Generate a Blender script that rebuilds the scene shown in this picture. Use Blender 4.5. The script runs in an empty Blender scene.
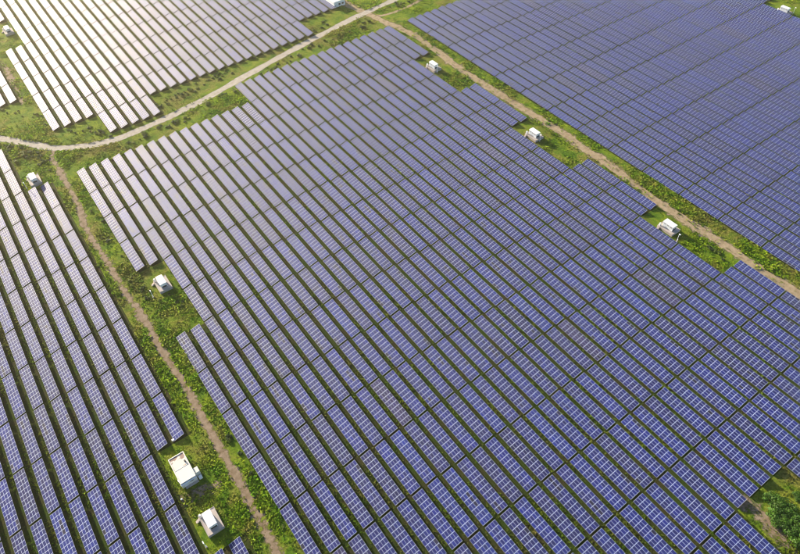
import bpy, math, random
import numpy as np
from math import radians, sin, cos, pi
from mathutils import Vector, Matrix

sc = bpy.context.scene
random.seed(7)
rng = np.random.default_rng(11)
COL = sc.collection

# ------------------------------------------------------------------ camera
# world axes: +X north, +Y west, +Z up, metres
CAM_H = 211.5
FPX, PIT, ROLL, YAW = 644.95, 0.8472, -0.0528, 0.9898
_F = np.array([cos(YAW) * cos(PIT), sin(YAW) * cos(PIT), -sin(PIT)])
_R0 = np.cross(_F, [0, 0, 1.0]); _R0 /= np.linalg.norm(_R0)
_U0 = np.cross(_R0, _F)
_R = cos(ROLL) * _R0 + sin(ROLL) * _U0
_U = -sin(ROLL) * _R0 + cos(ROLL) * _U0
cd = bpy.data.cameras.new('camera')
cd.sensor_width = 36.0
cd.lens = FPX / 800 * 36
cd.clip_start = 1.0
cd.clip_end = 8000
cam = bpy.data.objects.new('camera', cd)
COL.objects.link(cam)
cam.matrix_world = Matrix(((_R[0], _U[0], -_F[0], 0), (_R[1], _U[1], -_F[1], 0),
                           (_R[2], _U[2], -_F[2], CAM_H), (0, 0, 0, 1)))
sc.camera = cam


def G(x, y, z=0.0):
    """ground point seen at pixel x, y of the 800 px photograph"""
    d = _F + (x - 400) / FPX * _R - (y - 277) / FPX * _U
    t = (z - CAM_H) / d[2]
    return d[0] * t, d[1] * t


def PX(pts):
    """pixels of the 800 px photograph for an array of world points"""
    d = np.asarray(pts, float) - np.array([0, 0, CAM_H])
    w = d @ _F
    return np.stack([400 + FPX * (d @ _R) / w, 277 - FPX * (d @ _U) / w], -1)


# ------------------------------------------------------------------ light
SUN_EL, SUN_AZ = radians(18), radians(101)         # azimuth from north towards west
sv = Vector((cos(SUN_AZ) * cos(SUN_EL), sin(SUN_AZ) * cos(SUN_EL), sin(SUN_EL)))
w = bpy.data.worlds.new('World')
sc.world = w
w.use_nodes = True
nt = w.node_tree
bg = nt.nodes['Background']
sky = nt.nodes.new('ShaderNodeTexSky')
sky.sky_type = 'NISHITA'
sky.sun_disc = False
sky.sun_elevation = SUN_EL
sky.sun_rotation = math.atan2(sv.x, sv.y)
sky.altitude = 50
sky.air_density = 1.0
sky.dust_density = 1.3
sky.ozone_density = 2.0
nt.links.new(sky.outputs[0], bg.inputs[0])
bg.inputs[1].default_value = 0.08
sd = bpy.data.lights.new('sun', 'SUN')
sd.energy = 5.0
sd.angle = radians(2.0)
sd.color = (1.0, 0.86, 0.66)
sun = bpy.data.objects.new('sun', sd)
COL.objects.link(sun)
sun.rotation_euler = sv.to_track_quat('Z', 'Y').to_euler()
sc.view_settings.view_transform = 'Standard'
sc.view_settings.look = 'None'
sc.view_settings.gamma = 1.0
sc.view_settings.use_curve_mapping = False
sc.view_settings.exposure = 1.5


# ------------------------------------------------------------------ helpers
def tag(o, label=None, cat=None, group=None, kind=None):
    if label: o['label'] = label
    if cat: o['category'] = cat
    if group: o['group'] = group
    if kind: o['kind'] = kind
    return o


def empty(name, loc=(0, 0, 0), rz=0.0):
    o = bpy.data.objects.new(name, None)
    o.empty_display_size = 0.5
    COL.objects.link(o)
    o.location = loc
    o.rotation_euler = (0, 0, rz)
    return o


class MB:
    """collects quads"""
    def __init__(s):
        s.v = []; s.f = []; s.m = []

    def quad(s, pts, m=0):
        b = len(s.v); s.v += [tuple(p) for p in pts]
        s.f.append(tuple(range(b, b + len(pts)))); s.m.append(m)

    def box(s, x0, x1, y0, y1, z0, z1, m=0, top=None):
        b = len(s.v)
        s.v += [(x0, y0, z0), (x1, y0, z0), (x1, y1, z0), (x0, y1, z0),
                (x0, y0, z1), (x1, y0, z1), (x1, y1, z1), (x0, y1, z1)]
        for k, q in enumerate([(3, 2, 1, 0), (4, 5, 6, 7), (0, 1, 5, 4), (1, 2, 6, 5), (2, 3, 7, 6), (3, 0, 4, 7)]):
            s.f.append(tuple(b + i for i in q)); s.m.append(top if (k == 1 and top is not None) else m)

    def bar(s, a, b_, r, m=0, n=6):
        a = Vector(a); b_ = Vector(b_); d = (b_ - a).normalized()
        u = d.orthogonal().normalized(); v = d.cross(u)
        b = len(s.v)
        for P in (a, b_):
            for k in range(n):
                t = 2 * pi * k / n
                s.v.append(tuple(P + r * (u * cos(t) + v * sin(t))))
        for k in range(n):
            s.f.append((b + k, b + (k + 1) % n, b + n + (k + 1) % n, b + n + k)); s.m.append(m)
        s.f.append(tuple(b + k for k in reversed(range(n)))); s.m.append(m)
        s.f.append(tuple(b + n + k for k in range(n))); s.m.append(m)

    def mesh(s, name, mats):
        me = bpy.data.meshes.new(name)
        me.from_pydata(s.v, [], s.f)
        for m in mats: me.materials.append(m)
        me.polygons.foreach_set('material_index', s.m)
        me.update()
        return me

    def build(s, name, mats, parent=None, loc=None, bevel=0):
        if not isinstance(mats, (list, tuple)): mats = [mats]
        o = bpy.data.objects.new(name, s.mesh(name, mats))
        COL.objects.link(o)
        if parent: o.parent = parent
        if loc: o.location = loc
        if bevel:
            md = o.modifiers.new('bevel', 'BEVEL'); md.width = bevel; md.segments = 2
        return o


def np_mesh(name, V, Q, mats, attrs=None, smooth=False, midx=None):
    """V (n,3), Q (m,4) -> mesh; attrs {name: (m,3) colour per face}"""
    me = bpy.data.meshes.new(name)
    me.vertices.add(len(V)); me.vertices.foreach_set('co', np.asarray(V, np.float32).ravel())
    n = len(Q); k = Q.shape[1]
    me.loops.add(n * k); me.loops.foreach_set('vertex_index', Q.astype(np.int32).ravel())
    me.polygons.add(n); me.polygons.foreach_set('loop_start', np.arange(0, n * k, k, dtype=np.int32))
    me.update(calc_edges=True)
    for m in mats: me.materials.append(m)
    if midx is not None: me.polygons.foreach_set('material_index', np.asarray(midx, np.int32))
    for nm, a in (attrs or {}).items():
        at = me.attributes.new(nm, 'FLOAT_COLOR', 'FACE')
        at.data.foreach_set('color', np.concatenate([a, np.ones((n, 1))], 1).astype(np.float32).ravel())
    me.validate()
    return me


# ------------------------------------------------------------------ materials
class NT:
    def __init__(s, name):
        s.m = bpy.data.materials.new(name); s.m.use_nodes = True
        s.t = s.m.node_tree; s.n = s.t.nodes; s.b = s.n['Principled BSDF']; s.out = s.n['Material Output']

    def new(s, typ, **kw):
        n = s.n.new(typ)
        for k, v in kw.items():
            if k.startswith('_'): setattr(n, k[1:], v)
        return n

    def link(s, a, b): s.t.links.new(a, b)

    def coords(s, world=True):
        if world: return s.n.new('ShaderNodeNewGeometry').outputs['Position']
        return s.n.new('ShaderNodeTexCoord').outputs['Object']

    def noise(s, scale, detail=4, rough=0.55, co=None, dist=0.0):
        n = s.n.new('ShaderNodeTexNoise'); n.inputs['Scale'].default_value = scale
        n.inputs['Detail'].default_value = detail; n.inputs['Roughness'].default_value = rough
        n.inputs['Distortion'].default_value = dist
        if co is not None: s.link(co, n.inputs['Vector'])
        return n.outputs[0]

    def ramp(s, fac, stops):
        r = s.n.new('ShaderNodeValToRGB'); s.link(fac, r.inputs[0])
        e = r.color_ramp.elements
        while len(e) < len(stops): e.new(0.5)
        for i, (p, c) in enumerate(stops):
            e[i].position = p; e[i].color = (c, c, c, 1) if isinstance(c, (int, float)) else (*c, 1)
        return r.outputs[0]

    def mix(s, f, a, b, typ='MIX'):
        m = s.n.new('ShaderNodeMixRGB'); m.blend_type = typ
        for k, x in enumerate((f, a, b)):
            if isinstance(x, bpy.types.NodeSocket): s.link(x, m.inputs[k])
            elif isinstance(x, (int, float)) and k == 0: m.inputs[0].default_value = x
            else: m.inputs[k].default_value = (x, x, x, 1) if isinstance(x, (int, float)) else (*x, 1)
        return m.outputs[0]

    def math(s, op, a, b=0.0, clamp=False):
        m = s.n.new('ShaderNodeMath'); m.operation = op; m.use_clamp = clamp
        for k, x in enumerate((a, b)):
            if isinstance(x, bpy.types.NodeSocket): s.link(x, m.inputs[k])
            else: m.inputs[k].default_value = x
        return m.outputs[0]

    def bump(s, h, strength, dist):
        b = s.n.new('ShaderNodeBump'); b.inputs['Strength'].default_value = strength
        b.inputs['Distance'].default_value = dist; s.link(h, b.inputs['Height'])
        s.link(b.outputs[0], s.b.inputs['Normal'])


def simple(name, col, rough=0.6, metal=0.0, var=0.12, scale=1.5):
    t = NT(name)
    nz = t.noise(scale, 5, 0.6, t.coords(False))
    c = t.mix(nz, tuple(x * (1 - var) for x in col), tuple(min(1, x * (1 + var)) for x in col))
    t.link(c, t.b.inputs['Base Color'])
    t.b.inputs['Roughness'].default_value = rough
    t.b.inputs['Metallic'].default_value = metal
    return t.m


def grass_colour(t, co):
    """lush green, lime and straw drifts laid out over the whole site"""
    big = t.noise(0.035, 4, 0.6, co, 0.4)
    mid = t.noise(0.16, 5, 0.62, co, 0.6)
    fine = t.noise(1.1, 5, 0.7, co)
    a = t.mix(t.ramp(mid, [(0.38, 0.0), (0.62, 1.0)]), (0.105, 0.240, 0.005), (0.310, 0.430, 0.010))
    dry = t.ramp(t.math('ADD', t.math('MULTIPLY', big, 0.55), t.math('MULTIPLY', mid, 0.45)), [(0.49, 0.0), (0.62, 1.0)])
    straw = t.mix(t.ramp(fine, [(0.35, 0.0), (0.65, 1.0)]), (0.200, 0.165, 0.035), (0.350, 0.290, 0.095))
    c = t.mix(t.math('MULTIPLY', dry, 0.8), a, straw)
    c = t.mix(1.0, c, t.mix(t.ramp(fine, [(0.3, 0.0), (0.7, 1.0)]), 0.62, 1.35), 'MULTIPLY')
    return c, fine, mid


def mat_ground():
    t = NT('ground_grass_and_earth')
    co = t.coords()
    c, fine, mid = grass_colour(t, co)
    vf = t.noise(4.0, 4, 0.7, co)
    c = t.mix(0.32, c, t.mix(fine, (0.030, 0.026, 0.012), (0.085, 0.065, 0.032)))        # soil and thatch between the tufts
    c = t.mix(1.0, c, t.mix(vf, 0.45, 1.2), 'MULTIPLY')
    t.link(c, t.b.inputs['Base Color'])
    t.b.inputs['Roughness'].default_value = 0.95
    t.b.inputs['Specular IOR Level'].default_value = 0.1
    t.bump(t.math('ADD', fine, t.math('MULTIPLY', vf, 0.5)), 1.0, 0.5)
    return t.m


def translucent(t, c, f):
    """leaves and blades let some of the light through"""
    tr = t.new('ShaderNodeBsdfTranslucent'); t.link(c, tr.inputs['Color'])
    mx = t.new('ShaderNodeMixShader'); mx.inputs[0].default_value = f
    t.link(t.b.outputs[0], mx.inputs[1]); t.link(tr.outputs[0], mx.inputs[2]); t.link(mx.outputs[0], t.out.inputs['Surface'])


def mat_shade_soil():
    t = NT('soil_with_painted_shade')
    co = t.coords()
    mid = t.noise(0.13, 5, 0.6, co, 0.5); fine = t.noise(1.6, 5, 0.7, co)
    c = t.mix(t.ramp(mid, [(0.40, 0.0), (0.62, 1.0)]), (0.034, 0.064, 0.006), (0.048, 0.046, 0.016))  # dark colours stand in for the shade in the row gaps
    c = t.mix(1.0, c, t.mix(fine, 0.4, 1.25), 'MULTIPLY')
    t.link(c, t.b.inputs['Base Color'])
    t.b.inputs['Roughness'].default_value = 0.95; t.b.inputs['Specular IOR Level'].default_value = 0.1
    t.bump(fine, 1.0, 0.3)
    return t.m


def mat_grass():
    t = NT('grass_blades')
    c, fine, mid = grass_colour(t, t.coords())
    at = t.new('ShaderNodeAttribute'); at.attribute_name = 'tint'
    c = t.mix(1.0, c, at.outputs['Color'], 'MULTIPLY')
    t.link(c, t.b.inputs['Base Color'])
    t.b.inputs['Roughness'].default_value = 0.8
    t.b.inputs['Specular IOR Level'].default_value = 0.2
    translucent(t, c, 0.35)
    return t.m


def mat_leaf(name, a, b):
    t = NT(name)
    at = t.new('ShaderNodeAttribute'); at.attribute_name = 'tint'
    nz = t.noise(0.5, 3, 0.6, t.coords())
    c = t.mix(1.0, t.mix(nz, a, b), at.outputs['Color'], 'MULTIPLY')
    t.link(c, t.b.inputs['Base Color'])
    t.b.inputs['Roughness'].default_value = 0.6
    translucent(t, c, 0.35)
    return t.m


def mat_track(name, c0, c1, mode, thr, amp=1.0):
    """worn earth whose edge breaks up into the grass; attribute 'across' runs 0..1 over the width"""
    t = NT(name)
    co = t.coords()
    n1 = t.noise(0.45, 6, 0.65, co); n2 = t.noise(3.0, 5, 0.7, co); n3 = t.noise(0.12, 4, 0.6, co)
    c = t.mix(t.ramp(n1, [(0.35, 0.0), (0.65, 1.0)]), c0, c1)
    c = t.mix(1.0, c, t.mix(n2, 0.7, 1.3), 'MULTIPLY')
    t.link(c, t.b.inputs['Base Color'])
    t.b.inputs['Roughness'].default_value = 0.95
    t.b.inputs['Specular IOR Level'].default_value = 0.24
    t.bump(n2, 0.6, 0.15)
    at = t.new('ShaderNodeAttribute'); at.attribute_name = 'across'
    sx = t.new('ShaderNodeSeparateColor'); t.link(at.outputs['Color'], sx.inputs[0])
    a = t.math('ABSOLUTE', t.math('SUBTRACT', t.math('MULTIPLY', sx.outputs[0], 2.0), 1.0))   # 0 centre .. 1 edge
    if mode == 'road':
        prof = t.math('SUBTRACT', 1.0, t.math('POWER', a, 3.0))
    elif mode == 'single':
        prof = t.math('SUBTRACT', 1.0, a)
    else:                                                                                # two wheel ruts
        rut = t.math('SUBTRACT', 1.0, t.math('MULTIPLY', t.math('ABSOLUTE', t.math('SUBTRACT', a, 0.34)), 3.4))
        prof = t.math('MAXIMUM', rut, t.math('MULTIPLY', t.math('SUBTRACT', 1.0, a), 0.75))
    h = t.math('ADD', prof, t.math('MULTIPLY', t.math('SUBTRACT', n1, 0.5), 1.5 * amp))
    h = t.math('ADD', h, t.math('MULTIPLY', t.math('SUBTRACT', n3, 0.5), 1.6 * amp))
    h = t.math('ADD', h, t.math('MULTIPLY', t.math('SUBTRACT', n2, 0.5), 0.5))
    al = t.ramp(h, [(max(0, thr - 0.2), 0.0), (thr + 0.2, 1.0)])
    t.link(al, t.b.inputs['Alpha'])
    return t.m


def mat_cells(name, stuff):
    """silicon cells under glass; each module has its own shade of blue"""
    t = NT(name)
    if stuff:
        at = t.new('ShaderNodeAttribute'); at.attribute_name = 'tint'; c = at.outputs['Color']
    else:
        oi = t.new('ShaderNodeObjectInfo'); c = oi.outputs['Color']
    co = t.coords()
    grain = t.noise(5.0, 3, 0.6, co)
    c = t.mix(1.0, c, t.mix(grain, 0.75, 1.25), 'MULTIPLY')
    dust = t.noise(0.06, 5, 0.6, co)
    c = t.mix(t.math('MULTIPLY', t.ramp(dust, [(0.45, 0.0), (0.7, 1.0)]), 0.008), c, (0.25, 0.22, 0.22))
    t.link(c, t.b.inputs['Base Color'])
    t.link(t.mix(dust, 0.57, 0.66), t.b.inputs['Roughness'])
    t.b.inputs['IOR'].default_value = 1.5
    t.b.inputs['Specular IOR Level'].default_value = 0.24      # anti-reflective glass
    return t.m


M = {}
M['ground'] = mat_ground()
M['grass'] = mat_grass()
M['shade_soil'] = mat_shade_soil()
M['cell'] = mat_cells('solar_cells', False)
M['cell_far'] = mat_cells('solar_cells_field', True)
M['alu'] = simple('anodised_aluminium', (0.48, 0.54, 0.67), 0.6, 0.0, 0.05)
M['back'] = simple('white_backsheet', (0.62, 0.62, 0.62), 0.6, 0.0, 0.05)
M['steel'] = simple('galvanised_steel', (0.36, 0.37, 0.38), 0.5, 0.6, 0.12)
M['white'] = simple('white_sheet_metal', (0.82, 0.83, 0.84), 0.42, 0.0, 0.04, 0.8)
M['palegrey'] = simple('pale_grey_panel', (0.66, 0.70, 0.75), 0.5, 0.0, 0.08, 2.0)
M['dark'] = simple('dark_louvre', (0.035, 0.04, 0.045), 0.5)
M['concrete'] = simple('weathered_concrete', (0.42, 0.37, 0.34), 0.9, 0.0, 0.28, 1.1)
M['cream'] = simple('cream_render', (0.66, 0.64, 0.58), 0.8, 0.0, 0.07, 0.7)
M['road'] = mat_track('pale_gravel', (0.32, 0.285, 0.24), (0.43, 0.39, 0.335), 'road', 0.32, 0.5)
M['dirt'] = mat_track('worn_earth', (0.15, 0.105, 0.06), (0.27, 0.21, 0.15), 'single', 0.50, 1.5)
M['ruts'] = mat_track('worn_wheel_ruts', (0.22, 0.165, 0.09), (0.36, 0.285, 0.19), 'ruts', 0.34, 0.8)
M['leaf'] = mat_leaf('shrub_leaves', (0.055, 0.150, 0.008), (0.100, 0.215, 0.012))
M['leaf2'] = mat_leaf('shrub_leaves_olive', (0.095, 0.150, 0.012), (0.150, 0.205, 0.016))
M['leaf3'] = mat_leaf('shrub_leaves_dark', (0.026, 0.070, 0.010), (0.050, 0.105, 0.014))
M['bark'] = simple('bark', (0.09, 0.06, 0.04), 0.9)
t = NT('stained_cream_roof')
co = t.coords(False)
n = t.noise(0.33, 4, 0.55, co)
c = t.mix(t.ramp(n, [(0.53, 0.0), (0.57, 1.0)]), (0.66, 0.62, 0.55), (0.30, 0.21, 0.17))
t.link(c, t.b.inputs['Base Color']); t.b.inputs['Roughness'].default_value = 0.85
M['stain'] = t.m

# ------------------------------------------------------------------ ground
GS = 1500.0
g = MB(); NG = 30
for i in range(NG):
    for j in range(NG):
        x0 = -GS + 200 + i * 2 * GS / NG; y0 = -GS + 300 + j * 2 * GS / NG; s_ = 2 * GS / NG
        g.quad([(x0, y0, 0), (x0 + s_, y0, 0), (x0 + s_, y0 + s_, 0), (x0, y0 + s_, 0)])
tag(g.build('ground', M['ground']), kind='structure')


def ribbon(name, px, width, mat, z, ext=None):
    pts = [Vector((*G(x, y), 0)) for x, y in px]
    # resample a smooth curve
    P = []
    for k in range(len(pts) - 1):
        p0 = pts[max(k - 1, 0)]; p1 = pts[k]; p2 = pts[k + 1]; p3 = pts[min(k + 2, len(pts) - 1)]
        n = max(2, int((p2 - p1).length / 1.5))
        for i in range(n):
            u = i / n
            P.append(0.5 * ((2 * p1) + (-p0 + p2) * u + (2 * p0 - 5 * p1 + 4 * p2 - p3) * u * u + (-p0 + 3 * p1 - 3 * p2 + p3) * u ** 3))
    P.append(pts[-1])
    V = []; A = []; NX = 10
    for k, p in enumerate(P):
        d = (P[min(k + 1, len(P) - 1)] - P[max(k - 1, 0)]).normalized()
        s = Vector((-d.y, d.x, 0))
        ww = width * (1 + 0.10 * sin(k * 0.21) + 0.07 * sin(k * 0.57 + 1))
        for i in range(NX + 1):
            u = i / NX; q = p + s * (u - 0.5) * ww
            V.append((q.x, q.y, z)); A.append(u)
    Q = [(k * (NX + 1) + i, k * (NX + 1) + i + 1, (k + 1) * (NX + 1) + i + 1, (k + 1) * (NX + 1) + i)
         for k in range(len(P) - 1) for i in range(NX)]
    me = np_mesh(name, np.array(V), np.array(Q), [mat])
    at = me.attributes.new('across', 'FLOAT_COLOR', 'POINT')
    A = np.array(A); at.data.foreach_set('color', np.stack([A, A, A, np.ones_like(A)], 1).astype(np.float32).ravel())
    o = bpy.data.objects.new(name, me); COL.objects.link(o)
    tag(o, kind='structure')
    return [(p.x, p.y) for p in P], width


ROADS = []
ROADS.append(ribbon('gravel_road', [(-60, 131), (-20, 136), (0, 138.5), (25, 142.5), (50, 147.5), (75, 147.2), (110, 141),
                                    (150, 125.5), (200, 101.5), (250, 73.5), (300, 46), (350, 20), (385, 4), (420, -12), (480, -40)], 6.0, M['road'], 0.020))
ROADS.append(ribbon('dirt_track', [(56, 148), (52, 158), (58, 168), (68, 186), (78, 205), (84, 224), (95, 243), (104, 256), (118, 280),
                                   (134, 305), (147, 324), (160, 348), (176, 372), (192, 398), (206, 424), (222, 452), (238, 480), (252, 505), (268, 535), (284, 565), (310, 610)], 5.4, M['dirt'], 0.008))
ROADS.append(ribbon('grass_track', [(340, 2), (368, 14), (385, 22), (400, 28.5), (417, 37), (434, 49), (455, 65), (474, 78), (494, 90.5), (525, 110), (547, 123.5),
                                    (567, 135.5), (587, 151), (600, 158.6), (622, 175), (640, 188.5), (656, 200.5), (690, 223), (724, 245), (749, 261.5), (772, 277), (800, 295), (850, 328)],
                    9.0, M['ruts'], 0.012))
ROADS.append(ribbon('side_track', [(345, 0), (360, 10), (378, 16), (405, 8), (430, -6)], 4.0, M['ruts'], 0.004))
ROADS.append(ribbon('worn_earth_patch', [(-20, 40), (4, 66), (14, 84), (24, 104)], 5.5, M['dirt'], 0.005))
ROADS.append(ribbon('bare_earth_patch', [(735, 500), (752, 508), (772, 526), (790, 548), (800, 570)], 7.5, M['dirt'], 0.005))
ROADS.append(ribbon('trodden_earth_patch', [(172, 500), (190, 498), (206, 488), (222, 482)], 6.0, M['dirt'], 0.003))

# ------------------------------------------------------------------ solar tables
PR, LP = 6.38, 22.235                # row pitch (north), table pitch (west-east)
TILT = radians(14.5)
MW, ML, GAP = 1.04, 1.922, 0.020      # a module lies on its long side
NA, NL = 4, 11
LOWZ = 0.75
U0, V0 = 10.105, 140.40              # low edge of row 0 / cross gap 0 of the central field
FIELDS = {'central': (U0, V0), 'west': (-59.65, 140.44), 'upper': (36.13, 363.13), 'north': (239.75, 339.72)}


def present(fld, i, j):
    if fld == 'central':
        if i < 0 or i > 33: return False
        if j < (-8 if i < 16 else -9): return False
        if i <= 1 and -4 <= j < -2: return False
        if 19 <= i <= 22 and 6 <= j: return False
        if i >= 32:
            if j < -9: return False
            return j in (-9, -8, -5, -4, -1, 0, 3, 4, 7, 8)
        return j <= 9
    if fld == 'west':
        if i > 8 or j < -10: return False
        if i >= 7: return (-8 <= j < 0) or (2 <= j <= 6)
        return True
    if fld == 'upper':
        if i < -4:
            return i <= -6 and j < -2 + 0 and j >= -12
        if i < -2 and -7 <= j < -5: return False
        if i <= -1: return j < 0
        if i <= 4: return j < 1
        if i <= 22: return j < 0
        if i <= 27: return j < -1
        return False
    if fld == 'north':
        if i < 0 or j < 0: return False
        if i <= 30: return True
        if i <= 32: return j < 6
        return False
    return False


tables = []
RANGES = {'central': ((0, 34), (-9, 10)), 'west': ((-12, 9), (-10, 7)), 'upper': ((-12, 28), (-14, 1)), 'north': ((0, 33), (0, 17))}
for fld, ((i0, i1), (j0, j1)) in RANGES.items():
    u, v = FIELDS[fld]
    for i in range(i0, i1):
        for j in range(j0, j1):
            if not present(fld, i, j): continue
            x = u + i * PR; y1 = v - j * LP - 0.44; y0 = y1 - (NL * ML + (NL - 1) * GAP)
            c4 = PX([(x, y0, LOWZ), (x + 4.07, y0, 2.15), (x + 4.07, y1, 2.15), (x, y1, LOWZ)])
            d = np.array([x, (y0 + y1) / 2, 0]) - np.array([0, 0, CAM_H])
            if d @ _F < 20: continue
            lo, hi = c4.min(0), c4.max(0)
            if hi[0] < -45 or lo[0] > 845 or hi[1] < -40 or lo[1] > 600: continue
            # area inside the frame
            uu, vv = np.meshgrid(np.linspace(0.02, 0.98, 12), np.linspace(0.02, 0.98, 8))
            ww = np.stack([x + 4.07 * vv.ravel(), y0 + (y1 - y0) * uu.ravel(), LOWZ + 1.05 * vv.ravel()], 1)
            pp = PX(ww); inside = ((pp[:, 0] > 0) & (pp[:, 0] < 800) & (pp[:, 1] > 0) & (pp[:, 1] < 554)).mean()
            a, b, c, dd = c4
            area = 0.5 * abs((c - a)[0] * (dd - b)[1] - (c - a)[1] * (dd - b)[0])
            tables.append(dict(f=fld, i=i, j=j, x=x, y0=y0, y1=y1, area=area * inside, c=pp.mean(0)))
order = sorted(range(len(tables)), key=lambda k: -tables[k]['area'])
NEAR = set(order[:300])
print('tables', len(tables), 'in view', sum(t['area'] > 0 for t in tables), 'area of 300th', tables[order[299]]['area'])

# shade of every table and of each of its modules
for k, t_ in enumerate(tables):
    r = rng.random()
    base = np.array([0.0016, 0.0110, 0.122]) * rng.uniform(0.82, 1.15)
    if r < 0.25: base = np.array([0.0045, 0.0115, 0.102]) * rng.uniform(0.85, 1.1)
    elif r < 0.31: base = np.array([0.0020, 0.0145, 0.142]) * rng.uniform(0.9, 1.1)
    elif r < 0.325: base = np.array([0.016, 0.016, 0.080])
    md = base * rng.uniform(0.75, 1.28, (NA * NL, 1)) * (1 + rng.normal(0, 0.07, (NA * NL, 3)))
    # short strings of off-colour modules
    if rng.random() < 0.35:
        s0 = rng.integers(0, NL - 2); n0 = rng.integers(1, 4); rr = rng.integers(0, NA)
        for q in range(n0): md[(rr * NL + s0 + q) % (NA * NL)] = (0.008, 0.010, 0.040)
    t_['tint'] = np.clip(md, 0.0015, 0.3)
    t_['tilt'] = TILT + float(np.clip(rng.normal(0, radians(0.5)), -0.014, 0.014))
    t_['roll'] = float(np.clip(rng.normal(0, radians(0.13)), -0.004, 0.004))
    t_['dz'] = 0.16 * sin(t_['x'] / 17.0 + 1.3) * cos(t_['y0'] / 41.0) + rng.normal(0, 0.025)
    t_['dx'] = rng.normal(0, 0.05)
    t_['x'] += t_['dx']

# one module
BS, BL = 0.034, 0.070                # pale border along the long and the short sides


def module_mesh():
    m = MB(); h = 0.038
    x0, x1, y0, y1 = 0, MW, 0, ML
    a, b, c, d = BS, MW - BS, BL, ML - BL
    m.quad([(a, c, h), (b, c, h), (b, d, h), (a, d, h)], 0)
    m.quad([(x0, y0, h), (x1, y0, h), (b, c, h), (a, c, h)], 1)
    m.quad([(x1, y0, h), (x1, y1, h), (b, d, h), (b, c, h)], 1)
    m.quad([(x1, y1, h), (x0, y1, h), (a, d, h), (b, d, h)], 1)
    m.quad([(x0, y1, h), (x0, y0, h), (a, c, h), (a, d, h)], 1)
    for P, Q in (((x0, y0), (x1, y0)), ((x1, y0), (x1, y1)), ((x1, y1), (x0, y1)), ((x0, y1), (x0, y0))):
        m.quad([(P[0], P[1], 0), (Q[0], Q[1], 0), (Q[0], Q[1], h), (P[0], P[1], h)], 1)
    m.quad([(x0, y0, 0), (x0, y1, 0), (x1, y1, 0), (x1, y0, 0)], 2)
    return m


MOD = module_mesh().mesh('module', [M['cell'], M['alu'], M['back']])
TLEN = NL * ML + (NL - 1) * GAP
TW = NA * MW + (NA - 1) * GAP


def frame_mb():
    """purlins under the modules, rafters and two rows of posts, in table axes"""
    m = MB(); ct, st = cos(TILT), sin(TILT)

    def pt(s, y, dz=0): return (s * ct - dz * st, y, LOWZ + s * st + dz * ct)
    for s in (0.5, 1.6, 2.7, 3.75):
        m.bar(pt(s, 0.1, -0.17), pt(s, TLEN - 0.1, -0.17), 0.045, n=4)
    for k in range(6):
        y = 1.2 + k * (TLEN - 2.4) / 5
        m.bar(pt(0.25, y, -0.26), pt(TW - 0.2, y, -0.26), 0.045, n=4)
        for s in (0.8, 3.4):
            p = pt(s, y, -0.30); m.bar((p[0], y, -0.3), p, 0.05, n=5)
        p = pt(2.2, y, -0.30); m.bar((0.8 * ct, y, 0.35), p, 0.03, n=4)
    return m


FRAME = frame_mb().mesh('support_frame', [M['steel']])

# soil that the rows stand on, kept dark to paint the shade between them
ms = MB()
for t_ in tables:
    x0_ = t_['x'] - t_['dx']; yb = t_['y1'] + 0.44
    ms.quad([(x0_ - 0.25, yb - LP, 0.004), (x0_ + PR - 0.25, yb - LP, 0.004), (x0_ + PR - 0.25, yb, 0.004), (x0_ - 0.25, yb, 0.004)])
tag(ms.build('row_shade_soil', M['shade_soil']), kind='structure')

# -- the far tables: one field that nobody could count
far = [k for k in range(len(tables)) if k not in NEAR]
mb = module_mesh()
MV = np.array(mb.v); MFq = np.array(mb.f); MM = np.array(mb.m)
keep = [0, 1, 2, 3, 4, 5, 6, 7, 8]
fb = frame_mb()
FV = np.array(fb.v); FQ = np.array([f for f in fb.f if len(f) == 4]); 
VS, QS, MS, TS = [], [], [], []
base = 0
for k in far:
    t_ = tables[k]; ct, st = cos(t_['tilt']), sin(t_['tilt'])
    for r in range(NA):
        for l in range(NL):
            s = MV[:, 0] + r * (MW + GAP); y = MV[:, 1] + l * (ML + GAP); z = MV[:, 2]
            X = np.stack([t_['x'] + s * ct - z * st, t_['y0'] + y, LOWZ + t_['dz'] + s * st + z * ct + (y - TLEN / 2) * t_['roll']], 1)
            VS.append(X); QS.append(MFq[keep] + base); MS.append(MM[keep]); base += len(X)
            TS.append(np.repeat(t_['tint'][r * NL + l][None], len(keep), 0))
    X = FV + np.array([t_['x'], t_['y0'], t_['dz']]); VS.append(X); QS.append(FQ + base); base += len(X)
    MS.append(np.full(len(FQ), 2)); TS.append(np.zeros((len(FQ), 3)))
me = np_mesh('solar_tables', np.concatenate(VS), np.concatenate(QS), [M['cell_far'], M['alu'], M['steel']],
             {'tint': np.concatenate(TS)}, midx=np.concatenate(MS))
o = bpy.data.objects.new('solar_tables', me); COL.objects.link(o)
tag(o, 'far rows of lilac and blue solar tables running to the top of the photo', 'solar tables', kind='stuff')

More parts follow.
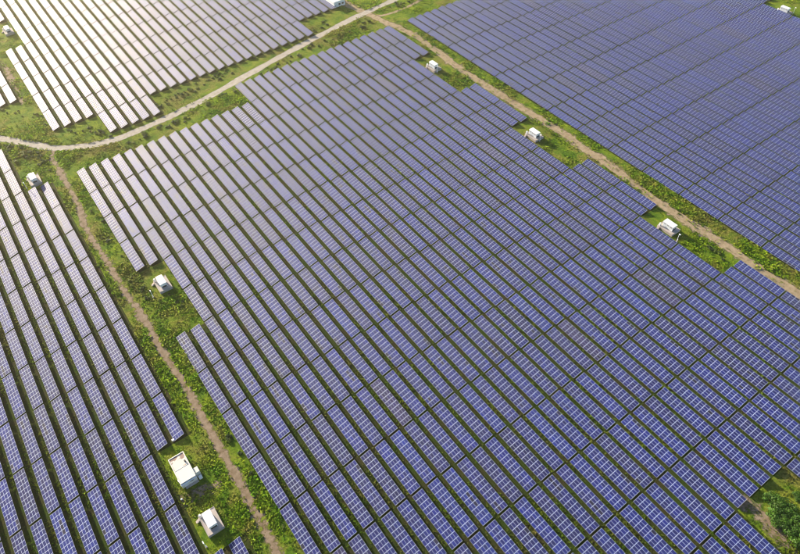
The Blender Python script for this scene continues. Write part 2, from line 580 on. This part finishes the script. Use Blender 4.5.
# -- the nearest 300, each a table with its modules and its frame
ORD = ['first', 'second', 'third', 'fourth', 'fifth', 'sixth', 'seventh', 'eighth', 'ninth', 'tenth', 'eleventh', 'twelfth',
       'thirteenth', 'fourteenth', 'fifteenth', 'sixteenth', 'seventeenth', 'eighteenth', 'nineteenth', 'twentieth',
       'twenty-first', 'twenty-second', 'twenty-third', 'twenty-fourth', 'twenty-fifth', 'twenty-sixth', 'twenty-seventh',
       'twenty-eighth', 'twenty-ninth', 'thirtieth', 'thirty-first', 'thirty-second', 'thirty-third', 'thirty-fourth', 'thirty-fifth']
bykey = {(t_['f'], t_['i'], t_['j']): t_ for t_ in tables}
SPECIAL = {
    ('central', 0, -5): 'solar table at the row end just above the small white hut by the earth track',
    ('central', 1, -5): 'second solar table from the earth track, its end facing the small white hut',
    ('central', 2, -4): 'solar table whose long side runs past the small white hut beside the earth track',
    ('central', 0, -2): 'solar table starting again below the hut clearing, nearest to the earth track',
    ('central', 1, -2): 'solar table starting below the hut clearing, second from the earth track',
    ('west', 8, -1): 'solar table at the outer row end above the cream building beside the track',
    ('west', 7, -1): 'solar table at the row end second from the track, above the cream building',
    ('west', 6, 0): 'solar table whose long side runs beside the cream flat-roofed building',
    ('west', 6, 1): 'solar table whose long side runs beside the white hut on its concrete plinth',
    ('west', 8, 2): 'solar table cut by the photo edge just below the white hut on its plinth',
    ('west', 7, 2): 'sliver of solar table at the photo bottom, below left of the white hut',
    ('central', 18, 6): 'solar table running along the left side of the scrub clearing at lower right',
    ('central', 19, 5): 'solar table ending at the scrub clearing, leftmost of the four that end there',
    ('central', 20, 5): 'solar table ending at the scrub clearing, second from left of four',
    ('central', 21, 5): 'solar table ending at the scrub clearing, third from left of four',
    ('central', 22, 5): 'solar table ending at the scrub clearing, rightmost of the four that end there',
    ('central', 23, 6): 'solar table cut by the right photo edge above the scrub clearing',
}


def table_label(t_):
    key = (t_['f'], t_['i'], t_['j'])
    if key in SPECIAL: return SPECIAL[key]
    js = sorted([q['j'] for q in tables if q['f'] == t_['f'] and q['i'] == t_['i'] and q['area'] > 12], reverse=True)
    n = js.index(t_['j']) if t_['j'] in js else 0
    if t_['f'] == 'central':
        return 'solar table, %s row right of the earth track, %s up from the photo edge' % (ORD[t_['i']], ORD[n])
    if t_['f'] == 'west':
        return 'solar table, %s row left of the earth track, %s up from the photo edge' % (ORD[8 - t_['i']], ORD[n])
    return 'solar table, %s row beyond the grass track, %s up from the photo edge' % (ORD[t_['i']], ORD[n])


GROUPS = {'central': 'solar tables in the central field', 'west': 'solar tables in the field left of the earth track',
          'north': 'solar tables in the field beyond the grass track', 'upper': 'solar tables in the upper left field'}
for k in sorted(NEAR):
    t_ = tables[k]
    root = empty('solar_table', (t_['x'], t_['y0'], t_['dz']))
    tag(root, table_label(t_), 'solar table', GROUPS[t_['f']])
    f = bpy.data.objects.new('support_frame', FRAME); COL.objects.link(f); f.parent = root
    for r in range(NA):
        for l in range(NL):
            m = bpy.data.objects.new('solar_module', MOD); COL.objects.link(m); m.parent = root
            s = r * (MW + GAP); y = l * (ML + GAP); tl = t_['tilt'] + random.gauss(0, 0.0022)
            m.location = (s * cos(t_['tilt']), y, LOWZ + s * sin(t_['tilt']) + (y - TLEN / 2) * t_['roll'])
            m.rotation_euler = (t_['roll'] + random.gauss(0, 0.0016), -tl, 0)
            m.color = (*t_['tint'][r * NL + l], 1)


# ------------------------------------------------------------------ inverter huts
def hut_object(name, wd, ln, hz, mats):
    m = MB(); m.box(-wd / 2, wd / 2, -ln / 2, ln / 2, 0, hz); return m


def make_hut(x, y, label, raised=1.25, scale=1.0):
    """white container on a plinth; long axis east-west, gable end to the east"""
    t = empty('inverter_hut', (x, y, 0)); tag(t, label, 'hut', 'white inverter huts on plinths')
    p = MB(); p.box(-2.85, 2.85, -4.15, 4.15, 0, raised, 0)
    p.box(-2.85, -2.70, -4.15, 4.15, raised + 0.003, raised + 0.16); p.box(2.70, 2.85, -4.15, 4.15, raised + 0.003, raised + 0.16)
    p.box(-2.69, 2.69, -4.15, -4.0, raised + 0.003, raised + 0.16); p.box(-2.69, 2.69, 4.0, 4.15, raised + 0.003, raised + 0.16)
    p.build('plinth', M['concrete'], t, bevel=0.03)
    b = MB(); b.box(-1.35, 1.35, -2.65, 2.65, raised + 0.10, raised + 2.55)
    b.build('body', M['palegrey'], t, bevel=0.03)
    r = MB(); z0, z1, z2 = raised + 2.555, raised + 2.68, raised + 2.86
    r.box(-1.5, 1.5, -2.85, 2.85, z0, z1)
    r.quad([(-1.5, -2.85, z1 + .002), (0, -2.85, z2), (0, 2.85, z2), (-1.5, 2.85, z1 + .002)])
    r.quad([(0, -2.85, z2), (1.5, -2.85, z1 + .002), (1.5, 2.85, z1 + .002), (0, 2.85, z2)])
    r.quad([(-1.5, -2.85, z1 + .002), (1.5, -2.85, z1 + .002), (0, -2.85, z2)][::1] )
    r.quad([(1.5, 2.85, z1 + .002), (-1.5, 2.85, z1 + .002), (0, 2.85, z2)])
    for yy in (-1.9, -0.95, 0, 0.95, 1.9):
        for sgn in (-1, 1):
            r.bar((sgn * 1.48, yy, z1 + 0.03), (sgn * 0.02, yy, z2 + 0.025), 0.025, n=4)
    r.build('roof', M['white'], t)
    d = MB(); d.box(-1.05, 1.05, -2.70, -2.655, raised + 0.25, raised + 1.15); d.build('louvre', M['dark'], t)
    d = MB(); d.box(-1.05, -0.02, -2.70, -2.655, raised + 1.25, raised + 2.4); dd = d.build('door', M['white'], t)
    h = MB(); h.box(-0.22, -0.14, -2.76, -2.705, raised + 1.7, raised + 1.9); h.build('handle', M['dark'], dd)
    d = MB(); d.box(0.02, 1.05, -2.70, -2.655, raised + 1.25, raised + 2.4); dd = d.build('door', M['white'], t)
    h = MB(); h.box(0.14, 0.22, -2.76, -2.705, raised + 1.7, raised + 1.9); h.build('handle', M['dark'], dd)
    for q in (-1.6, 0.0, 1.6):
        s = MB(); s.box(-1.40, -1.355, q - 0.45, q + 0.45, raised + 1.6, raised + 2.1); s.build('vent', M['steel'], t)
    # steps and a small switch cabinet on the west corner
    s = MB()
    for q in range(5): s.box(-2.85 - 0.28 * (q + 1), -2.852 - 0.28 * q, 2.6, 3.6, 0, raised * (5 - q) / 6)
    s.build('steps', M['concrete'], t)
    s = MB(); s.box(-2.5, -1.85, 3.15, 3.8, raised, raised + 1.5); s.build('cabinet', M['white'], t, bevel=0.02)
    s = MB()
    for a in (-2.78, 2.78):
        for q in range(6): s.bar((a, -4.0 + q * 1.6, raised + 0.16), (a, -4.0 + q * 1.6, raised + 1.1), 0.02, n=4)
        s.bar((a, -4.0, raised + 1.1), (a, 4.0, raised + 1.1), 0.022, n=4)
    s.build('handrail', M['steel'], t)
    return t


HUTS = [(-10.0, 105.7, 'white hut on a brown plinth below the cream building beside the earth track'),
        (16.8, 215.2, 'white hut in green weeds right of the earth track where two rows stop'),
        (-9.7, 324.4, 'small white hut left of the earth track, just below the bend in the gravel road'),
        (19.0, 500.5, 'tiny white hut at the upper left corner of the photo beside bright tables'),
        (217.4, 105.3, 'white hut by the grass track, lowest right of the three along it'),
        (217.6, 193.9, 'white hut by the grass track, middle one of the three along it'),
        (217.3, 281.5, 'white hut by the grass track, nearest to the gravel road'),
        (437.2, 191.4, 'tiny white hut at the upper right corner of the photo, beyond the blue tables')]
for x, y, lb in HUTS: make_hut(x, y, lb)


def make_mast(px, py, label, hgt=4.5, lean=0.0):
    x, y = G(px, py)
    t = empty('camera_mast', (x, y, 0)); tag(t, label, 'mast', 'white masts beside the huts')
    m = MB(); m.bar((0, 0, 0), (lean, 0, hgt), 0.11, n=8); m.build('pole', M['white'], t)
    m = MB(); m.box(-0.3, 0.3, -0.3, 0.3, 0, 0.25); m.build('footing', M['concrete'], t)
    m = MB(); m.box(lean - 0.18, lean + 0.18, -0.75, 0.25, hgt, hgt + 0.28); m.build('camera_housing', M['white'], t, bevel=0.03)
    m = MB(); m.box(-0.2, 0.2, -0.32, -0.12, 1.0, 1.6); m.build('junction_box', M['white'], t)


for px, py, lb in [(206.5, 547, 'white mast at the bottom edge of the photo, below the white hut'),
                   (153.5, 297.5, 'white mast in bright weeds just below the hut right of the earth track'),
                   (27.5, 189.5, 'white mast below the small hut left of the earth track'),
                   (676.5, 241.5, 'white mast beside the lowest right hut by the grass track'),
                   (539.5, 141.5, 'white mast in front of the middle hut by the grass track'),
                   (437, 73, 'white mast in front of the hut nearest to the gravel road'),
                   (792.5, 14.5, 'white mast beside the tiny hut at the upper right corner')]:
    make_mast(px, py, lb)

# ------------------------------------------------------------------ cream control building
t = empty('control_building', (-10.3, 127.9, 0))
tag(t, 'cream flat-roofed building with brown stains on half its roof, beside the earth track', 'building')
HB = 3.4
b = MB(); b.box(-2.75, 2.75, -5.45, 5.45, 0, HB); b.build('wall', M['cream'], t)
b = MB(); b.box(-2.50, 2.50, 0.15, 5.20, HB + 0.002, HB + 0.10)
b.build('roof_slab', M['stain'], t)
b = MB(); b.box(-2.50, 2.50, -5.20, -0.15, HB + 0.002, HB + 0.16)
b.build('roof_slab', M['cream'], t)
b = MB()
for a in ((-2.85, -2.52, -5.55, 5.55), (2.52, 2.85, -5.55, 5.55)): b.box(*a, HB + 0.003, HB + 0.26)
for a in ((-2.515, 2.515, -5.55, -5.22), (-2.515, 2.515, 5.22, 5.55), ): b.box(*a, HB + 0.003, HB + 0.26)
b.box(-2.515, 2.515, -0.14, 0.14, HB + 0.003, HB + 0.22)
b.build('parapet', M['cream'], t, bevel=0.02)
b = MB(); b.bar((1.9, 1.6, HB + 0.1), (1.9, 1.6, HB + 0.75), 0.28, n=12); b.build('roof_vent', M['dark'], t)
b = MB(); b.box(2.86, 4.5, -4.4, -2.2, 0, 2.9); b.build('side_cabinet', M['cream'], t, bevel=0.03)
b = MB(); b.box(3.2, 4.4, -5.9, -4.9, 0, 1.3); b.build('meter_box', M['white'], t, bevel=0.03)
b = MB(); b.box(-3.1, -2.76, -3.6, -2.6, 1.6, 2.5); b.build('air_conditioner', M['white'], t, bevel=0.02)
b = MB(); b.box(-1.9, 2.75, -6.35, -5.46, 0, 0.35); b.build('doorstep', M['concrete'], t)
b = MB(); b.box(-1.9, -0.7, -5.52, -5.452, 0.36, 2.5); dd = b.build('door', M['palegrey'], t)
b = MB(); b.box(-0.9, -0.82, -5.58, -5.525, 1.3, 1.5); b.build('handle', M['dark'], dd)
b = MB(); b.box(0.3, 1.5, -5.52, -5.452, 1.6, 2.5); ww = b.build('window', M['dark'], t)
b = MB()
for a in ((0.22, 1.58, 2.502, 2.60), (0.22, 1.58, 1.50, 1.598)): b.box(a[0], a[1], -5.56, -5.455, a[2], a[3])
b.build('window_frame', M['white'], ww)
b = MB(); b.box(-2.85, 2.85, -6.1, -5.553, HB - 0.32, HB - 0.18); b.build('canopy', M['palegrey'], t)

# ------------------------------------------------------------------ white building at the top edge of the photo
t = empty('white_building', (215.8, 393.5, 0))
tag(t, 'white flat-roofed building cut by the top photo edge beside the upper left field', 'building')
b = MB(); b.box(-4.4, 4.4, -6.5, 9, 0, 3.6); b.build('wall', M['white'], t)
b = MB(); b.box(-4.6, 4.6, -6.7, 9.2, 3.602, 3.85); b.build('roof', M['white'], t)
b = MB(); b.box(-4.4, -4.1, -6.5, 9.0, 3.852, 4.15); b.box(4.1, 4.4, -6.5, 9.0, 3.852, 4.15); b.box(-4.09, 4.09, -6.5, -6.2, 3.852, 4.15)
b.build('parapet', M['white'], t)
b = MB(); b.box(1.2, 2.2, -4.6, -3.4, 3.852, 4.7); b.build('roof_vent', M['dark'], t)
b = MB(); b.box(-3, -1.8, -6.56, -6.502, 0.1, 2.3); b.build('door', M['palegrey'], t)
for q in (-0.8, 1.8):
    b = MB(); b.box(q, q + 1.4, -6.56, -6.502, 1.2, 2.4); b.build('window', M['dark'], t)

# small white things standing in the grass
for px, py, lb, s in [(182, 499.8, 'small white marker post between the cream building and the white hut', 0.30),
                      (173.5, 440.5, 'small white cable box in the gap above the cream building', 0.45)]:
    x, y = G(px, py)
    t = empty('marker_post', (x, y, 0)); tag(t, lb, 'marker post')
    b = MB(); b.box(-s, s, -s * 0.7, s * 0.7, 0, 0.7); b.build('body', M['white'], t, bevel=0.02)
    b = MB(); b.box(-s * 1.1, s * 1.1, -s * 0.8, s * 0.8, 0.702, 0.78); b.build('cap', M['palegrey'], t)


# ------------------------------------------------------------------ vegetation
def leaf_cloud(n, rx, rz, size, seed, lumps=6, lr=0.42, far=0.62):
    r = np.random.default_rng(seed)
    lc = r.normal(0, 1, (lumps, 3)); lc /= np.linalg.norm(lc, axis=1)[:, None]
    lc = lc * np.array([rx, rx, rz * 0.5]) * r.uniform(0.2, far, (lumps, 1)); lc[:, 2] = np.abs(lc[:, 2]) + rz * 0.35
    k = r.integers(0, lumps, n)
    d = r.normal(0, 1, (n, 3)); d /= np.linalg.norm(d, axis=1)[:, None]
    P = lc[k] + d * np.array([rx, rx, rz]) * lr * r.uniform(0.5, 1.15, (n, 1)) * r.uniform(0.6, 1.4, (lumps, 1))[k]
    P[:, 2] = np.maximum(P[:, 2], 0.08)
    nv = d + r.normal(0, 0.55, (n, 3)); nv[:, 2] += 0.35; nv /= np.linalg.norm(nv, axis=1)[:, None]
    a = np.cross(nv, r.normal(0, 1, (n, 3))); a /= np.linalg.norm(a, axis=1)[:, None]; b = np.cross(nv, a)
    s = size * r.uniform(0.6, 1.35, (n, 1))
    V = np.stack([P - a * s, P - b * s * 0.55, P + a * s, P + b * s * 0.55], 1).reshape(-1, 3)
    Q = np.arange(4 * n).reshape(n, 4)
    lump_t = r.uniform(0.6, 1.35, lumps)[k]
    T = (r.uniform(0.65, 1.35, n) * lump_t)[:, None] * np.array([[1, 1, 1.0]]) * (1 + r.normal(0, 0.07, (n, 3)))
    return V, Q, T


SHR = []
for q in range(6):
    V, Q, T = leaf_cloud(340, 1.3, 1.05, 0.18, 100 + q, 9, 0.34, 0.85)
    SHR.append(np_mesh('foliage', V, Q, [M['leaf3'] if q % 3 else M['leaf2']], {'tint': T}))
BIG = []
for q in range(3):
    V, Q, T = leaf_cloud(2600, 2.5, 1.7, 0.20, 200 + q, 26, 0.27, 0.95)
    BIG.append(np_mesh('foliage', V, Q, [M['leaf']], {'tint': T}))
sm = MB()
for q in range(5):
    a = q * 1.257; sm.bar((0.05 * cos(a), 0.05 * sin(a), 0), (0.5 * cos(a), 0.5 * sin(a), 0.9), 0.03, n=4)
STEM = sm.mesh('stem', [M['bark']])


def free(x, y, m=0.6):
    for fld, (u, v) in FIELDS.items():
        i = math.floor((x - u + m) / PR); fx = (x - u + m) - i * PR
        j = math.floor(-(y - v) / LP)
        if fx < 4.07 + 2 * m and present(fld, i, j): return False
    return True


def seg_dist(x, y, R):
    P, wd = R
    A = np.array(P); return np.min(np.hypot(A[:, 0] - x, A[:, 1] - y))


def shrub(x, y, s, label, group=None, big=False):
    t = empty('shrub', (x, y, 0), random.uniform(0, 6.28)); t.scale = (s, s * random.uniform(0.85, 1.15), s * random.uniform(0.8, 1.1))
    tag(t, label, 'shrub', group)
    f = bpy.data.objects.new('foliage', random.choice(BIG if big else SHR)); COL.objects.link(f); f.parent = t
    f = bpy.data.objects.new('stem', STEM); COL.objects.link(f); f.parent = t


BANDS = [  # pixel polyline, half spread px, count, size, label, group
    ([(0, 150), (25, 150), (42, 160), (60, 172)], 10, 34, 1.0, 'leafy shrub in the thicket between the road bend and the left field', 'shrubs in the thicket by the road bend'),
    ([(60, 128), (100, 134), (135, 122)], 5, 16, 0.75, 'low shrub on the verge between the gravel road and the upper left field', 'shrubs on the far verge of the gravel road'),
    ([(150, 108), (190, 92), (240, 64), (290, 38), (330, 22)], 4, 46, 0.8, 'low shrub on the verge between the gravel road and the upper left field', 'shrubs on the far verge of the gravel road'),
    ([(120, 148), (160, 130), (205, 107), (255, 78), (300, 54), (345, 33), (372, 22)], 4, 64, 0.9, 'shrub in the ditch along the near side of the gravel road', 'shrubs in the ditch by the gravel road'),
    ([(390, 8), (410, 2), (430, -8)], 3, 14, 0.9, 'shrub in the corner beyond the track junction at the top of the photo', 'shrubs beyond the track junction'),
    ([(136, 290), (150, 292), (176, 302), (190, 300)], 7, 16, 0.7, 'leafy bush in the weeds around the hut right of the earth track', 'bushes around the hut right of the earth track'),
    ([(225, 430), (236, 448), (290, 528), (298, 545)], 5, 9, 0.8, 'leafy bush at the edge of the central field beside the earth track', 'bushes beside the earth track'),
    ([(92, 205), (110, 240), (120, 262), (150, 330)], 5, 12, 0.7, 'small bush on the verge right of the earth track above the hut', 'small bushes on the verge of the earth track'),
    ([(2, 108), (20, 110), (40, 118), (58, 124)], 6, 14, 0.7, 'small bush in the grass corner below the upper left field', 'small bushes below the upper left field'),
    ([(700, 240), (716, 252), (726, 262), (690, 228)], 4, 7, 0.8, 'small dark bush between the lowest right hut and the grass track', 'bushes near the lowest right hut'),
    ([(618, 170), (640, 188), (655, 198)], 2, 6, 0.7, 'small bush between the grass track and the blue field beyond it', 'bushes beyond the grass track'),
]
for line, sp, n, s, lb, gp in BANDS:
    L = np.array(line, float); seg = np.hypot(*(L[1:] - L[:-1]).T); cum = np.r_[0, np.cumsum(seg)]
    k = 0; tries = 0
    while k < n and tries < n * 12:
        tries += 1
        u = random.uniform(0, cum[-1]); q = min(np.searchsorted(cum, u, 'right') - 1, len(seg) - 1)
        p = L[q] + (L[q + 1] - L[q]) * (u - cum[q]) / seg[q] + np.array([random.gauss(0, sp * 0.5), random.gauss(0, sp * 0.5)])
        x, y = G(*p)
        if not free(x, y, 1.2) or any(seg_dist(x, y, R) < R[1] * 0.5 + 0.9 for R in ROADS[:3]): continue
        lb2, gp2 = lb, gp
        if 'gravel road' in gp:
            side = 'in the near ditch of the gravel road' if 'ditch' in gp else 'on the far verge of the gravel road'
            where = 'by the road bend' if p[0] < 165 else 'where the central field steps in' if p[0] < 262 else 'near the white building at the top'
            lb2 = 'shrub %s, %s' % (side, where); gp2 = 'shrubs %s, %s' % (side, where)
        shrub(x, y, s * random.uniform(0.7, 1.6), lb2, gp2); k += 1
for px, py, s, lb in [(770, 499, 0.85, 'topmost big green bush in the clearing at lower right'),
                      (779, 507, 1.0, 'big green bush in the middle of the clump at lower right'),
                      (789, 516, 1.1, 'big green bush right of the clump middle near the right photo edge'),
                      (775, 519, 0.95, 'big green bush at the left foot of the clump at lower right'),
                      (786, 527, 1.0, 'big green bush low in the clump at lower right'),
                      (796, 533, 1.15, 'big green bush cut by the right photo edge near the bottom'),
                      (797, 497, 0.55, 'small green bush alone at the right photo edge above the clump'),
                      (803, 545, 1.1, 'lowest green bush in the bottom right corner of the photo')]:
    x, y = G(px, py); shrub(x, y, s * 1.35, lb, None, True)

# ground cover: tufts over every patch of open ground in view
N0 = 420000
cx = rng.uniform(-20, 820, N0); cy = rng.uniform(-12, 575, N0)
# uniform over the ground, not over the picture: keep in proportion to the ground each pixel covers
d = _F[None] + ((cx - 400) / FPX)[:, None] * _R[None] - ((cy - 277) / FPX)[:, None] * _U[None]
tt = -CAM_H / d[:, 2]; gx = d[:, 0] * tt; gy = d[:, 1] * tt
dist = np.hypot(np.hypot(gx, gy), CAM_H)
keep = rng.random(N0) < np.clip((dist / 330.0) ** 1.6, 0.25, 1)
gx, gy, dist = gx[keep], gy[keep], dist[keep]
ok = np.ones(len(gx), bool); openg = np.ones(len(gx), bool)
for fld, (u, v) in FIELDS.items():
    i = np.floor((gx - u + 0.1) / PR).astype(int); fx = (gx - u + 0.1) - i * PR
    j = np.floor(-(gy - v) / LP).astype(int)
    pres = np.array([present(fld, a, b) for a, b in zip(i, j)])
    fy = -(gy - v) / LP - j
    presw = np.array([present(fld, a, b - 1) for a, b in zip(i, j)])
    ok &= ~(pres & (fx < 4.3)); ok &= ~(presw & (fx < 4.3) & (fy < 0.05)); openg &= ~(pres | presw)
for R in ROADS[:2]:
    A = np.array(R[0])
    dm = np.full(len(gx), 1e9)
    for a in A: dm = np.minimum(dm, np.hypot(gx - a[0], gy - a[1]))
    ok &= dm > R[1] * rng.uniform(0.26, 0.52, len(gx))
A = np.array(ROADS[2][0]); dm = np.full(len(gx), 1e9)
for a in A: dm = np.minimum(dm, np.hypot(gx - a[0], gy - a[1]))
ok &= (dm > rng.uniform(1.6, 3.6, len(gx))) | (rng.random(len(gx)) < 0.08)
for x, y, _ in HUTS: ok &= ~((np.abs(gx - x) < 3.2) & (np.abs(gy - y) < 4.5))
ok &= ~((np.abs(gx + 10.3) < 3.3) & (np.abs(gy - 127.9) < 6))
# drifts: tall growth in some places, bare ground in others
def vn(x, y, s, ph):
    return (np.sin(x / s + ph) * np.cos(y / s * 1.13 + 1.7 * ph) + np.sin((x + y) / s * 0.71 + 2.3 * ph) + np.sin((x * 0.6 - y) / s * 1.31 + 0.6 * ph)) / 3
dr = 0.5 * vn(gx, gy, 7.0, 1.1) + 0.3 * vn(gx, gy, 2.7, 2.9) + 0.3 * vn(gx, gy, 19.0, 0.4)
ok &= rng.random(len(gx)) < np.clip(0.62 + 1.1 * dr, 0.08, 1) * np.where(openg, 1.0, 0.6)
gx, gy, openg, dr, dist = gx[ok], gy[ok], openg[ok], dr[ok], dist[ok]
n = len(gx); print('tufts', n)
KB = 4
hgt = np.where(openg, 0.55, 0.30) * (1 + 1.1 * np.clip(dr, -0.5, 0.8)) * rng.uniform(0.6, 1.5, n)
th = rng.uniform(0, 2 * pi, (n, KB)); ph = rng.uniform(0.25, 0.95, (n, KB))
rad = (hgt * 0.75)[:, None]
bx = gx[:, None] + np.cos(th) * rad * 0.35; by = gy[:, None] + np.sin(th) * rad * 0.35
dx, dy = np.cos(th), np.sin(th)
wd = (hgt * rng.uniform(0.28, 0.5, n))[:, None]
hx = bx + dx * rad * ph; hy = by + dy * rad * ph; hz = (hgt[:, None] * (1.05 - 0.55 * ph))
tx = bx + dx * rad * ph * 1.9; ty = by + dy * rad * ph * 1.9; tz = hz * rng.uniform(0.4, 1.1, (n, KB))
V = np.stack([np.stack([bx, by, np.full_like(bx, 0.0)], -1),
              np.stack([hx - dy * wd, hy + dx * wd, hz], -1),
              np.stack([tx, ty, tz], -1),
              np.stack([hx + dy * wd, hy - dx * wd, hz * 0.97], -1)], 2).reshape(-1, 3)
Q = np.arange(len(V)).reshape(-1, 4)
lum = np.clip(np.where(openg, 1.0, 0.55)[:, None] * rng.normal(1.0, 0.20, (n, 1)) * rng.normal(1.0, 0.15, (n, KB)), 0.2, 1.9).reshape(-1, 1)  # tufts in the row gaps tinted darker, shade put into their colour
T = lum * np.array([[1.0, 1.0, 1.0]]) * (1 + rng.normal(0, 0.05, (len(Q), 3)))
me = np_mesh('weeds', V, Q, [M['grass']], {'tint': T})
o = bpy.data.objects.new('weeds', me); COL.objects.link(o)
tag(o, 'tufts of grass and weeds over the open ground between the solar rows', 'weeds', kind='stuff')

# ------------------------------------------------------------------ haze
hz_ = MB(); hz_.box(-1320, 1720, -1220, 1820, -1.0, 226)
t = NT('thin_evening_haze'); t.n.remove(t.b)
pv = t.n.new('ShaderNodeVolumePrincipled')
pv.inputs['Density'].default_value = 0.00014
pv.inputs['Color'].default_value = (1.0, 0.90, 0.72, 1)
pv.inputs['Anisotropy'].default_value = 0.80
t.link(pv.outputs[0], t.out.inputs['Volume'])
tag(hz_.build('haze', t.m), 'thin pale evening haze over the whole site', 'haze', kind='stuff')
sc.cycles.filter_width = 1.05
sc.cycles.volume_bounces = 1
sc.cycles.max_bounces = 4
sc.cycles.diffuse_bounces = 2
sc.cycles.glossy_bounces = 2
sc.cycles.transparent_max_bounces = 8
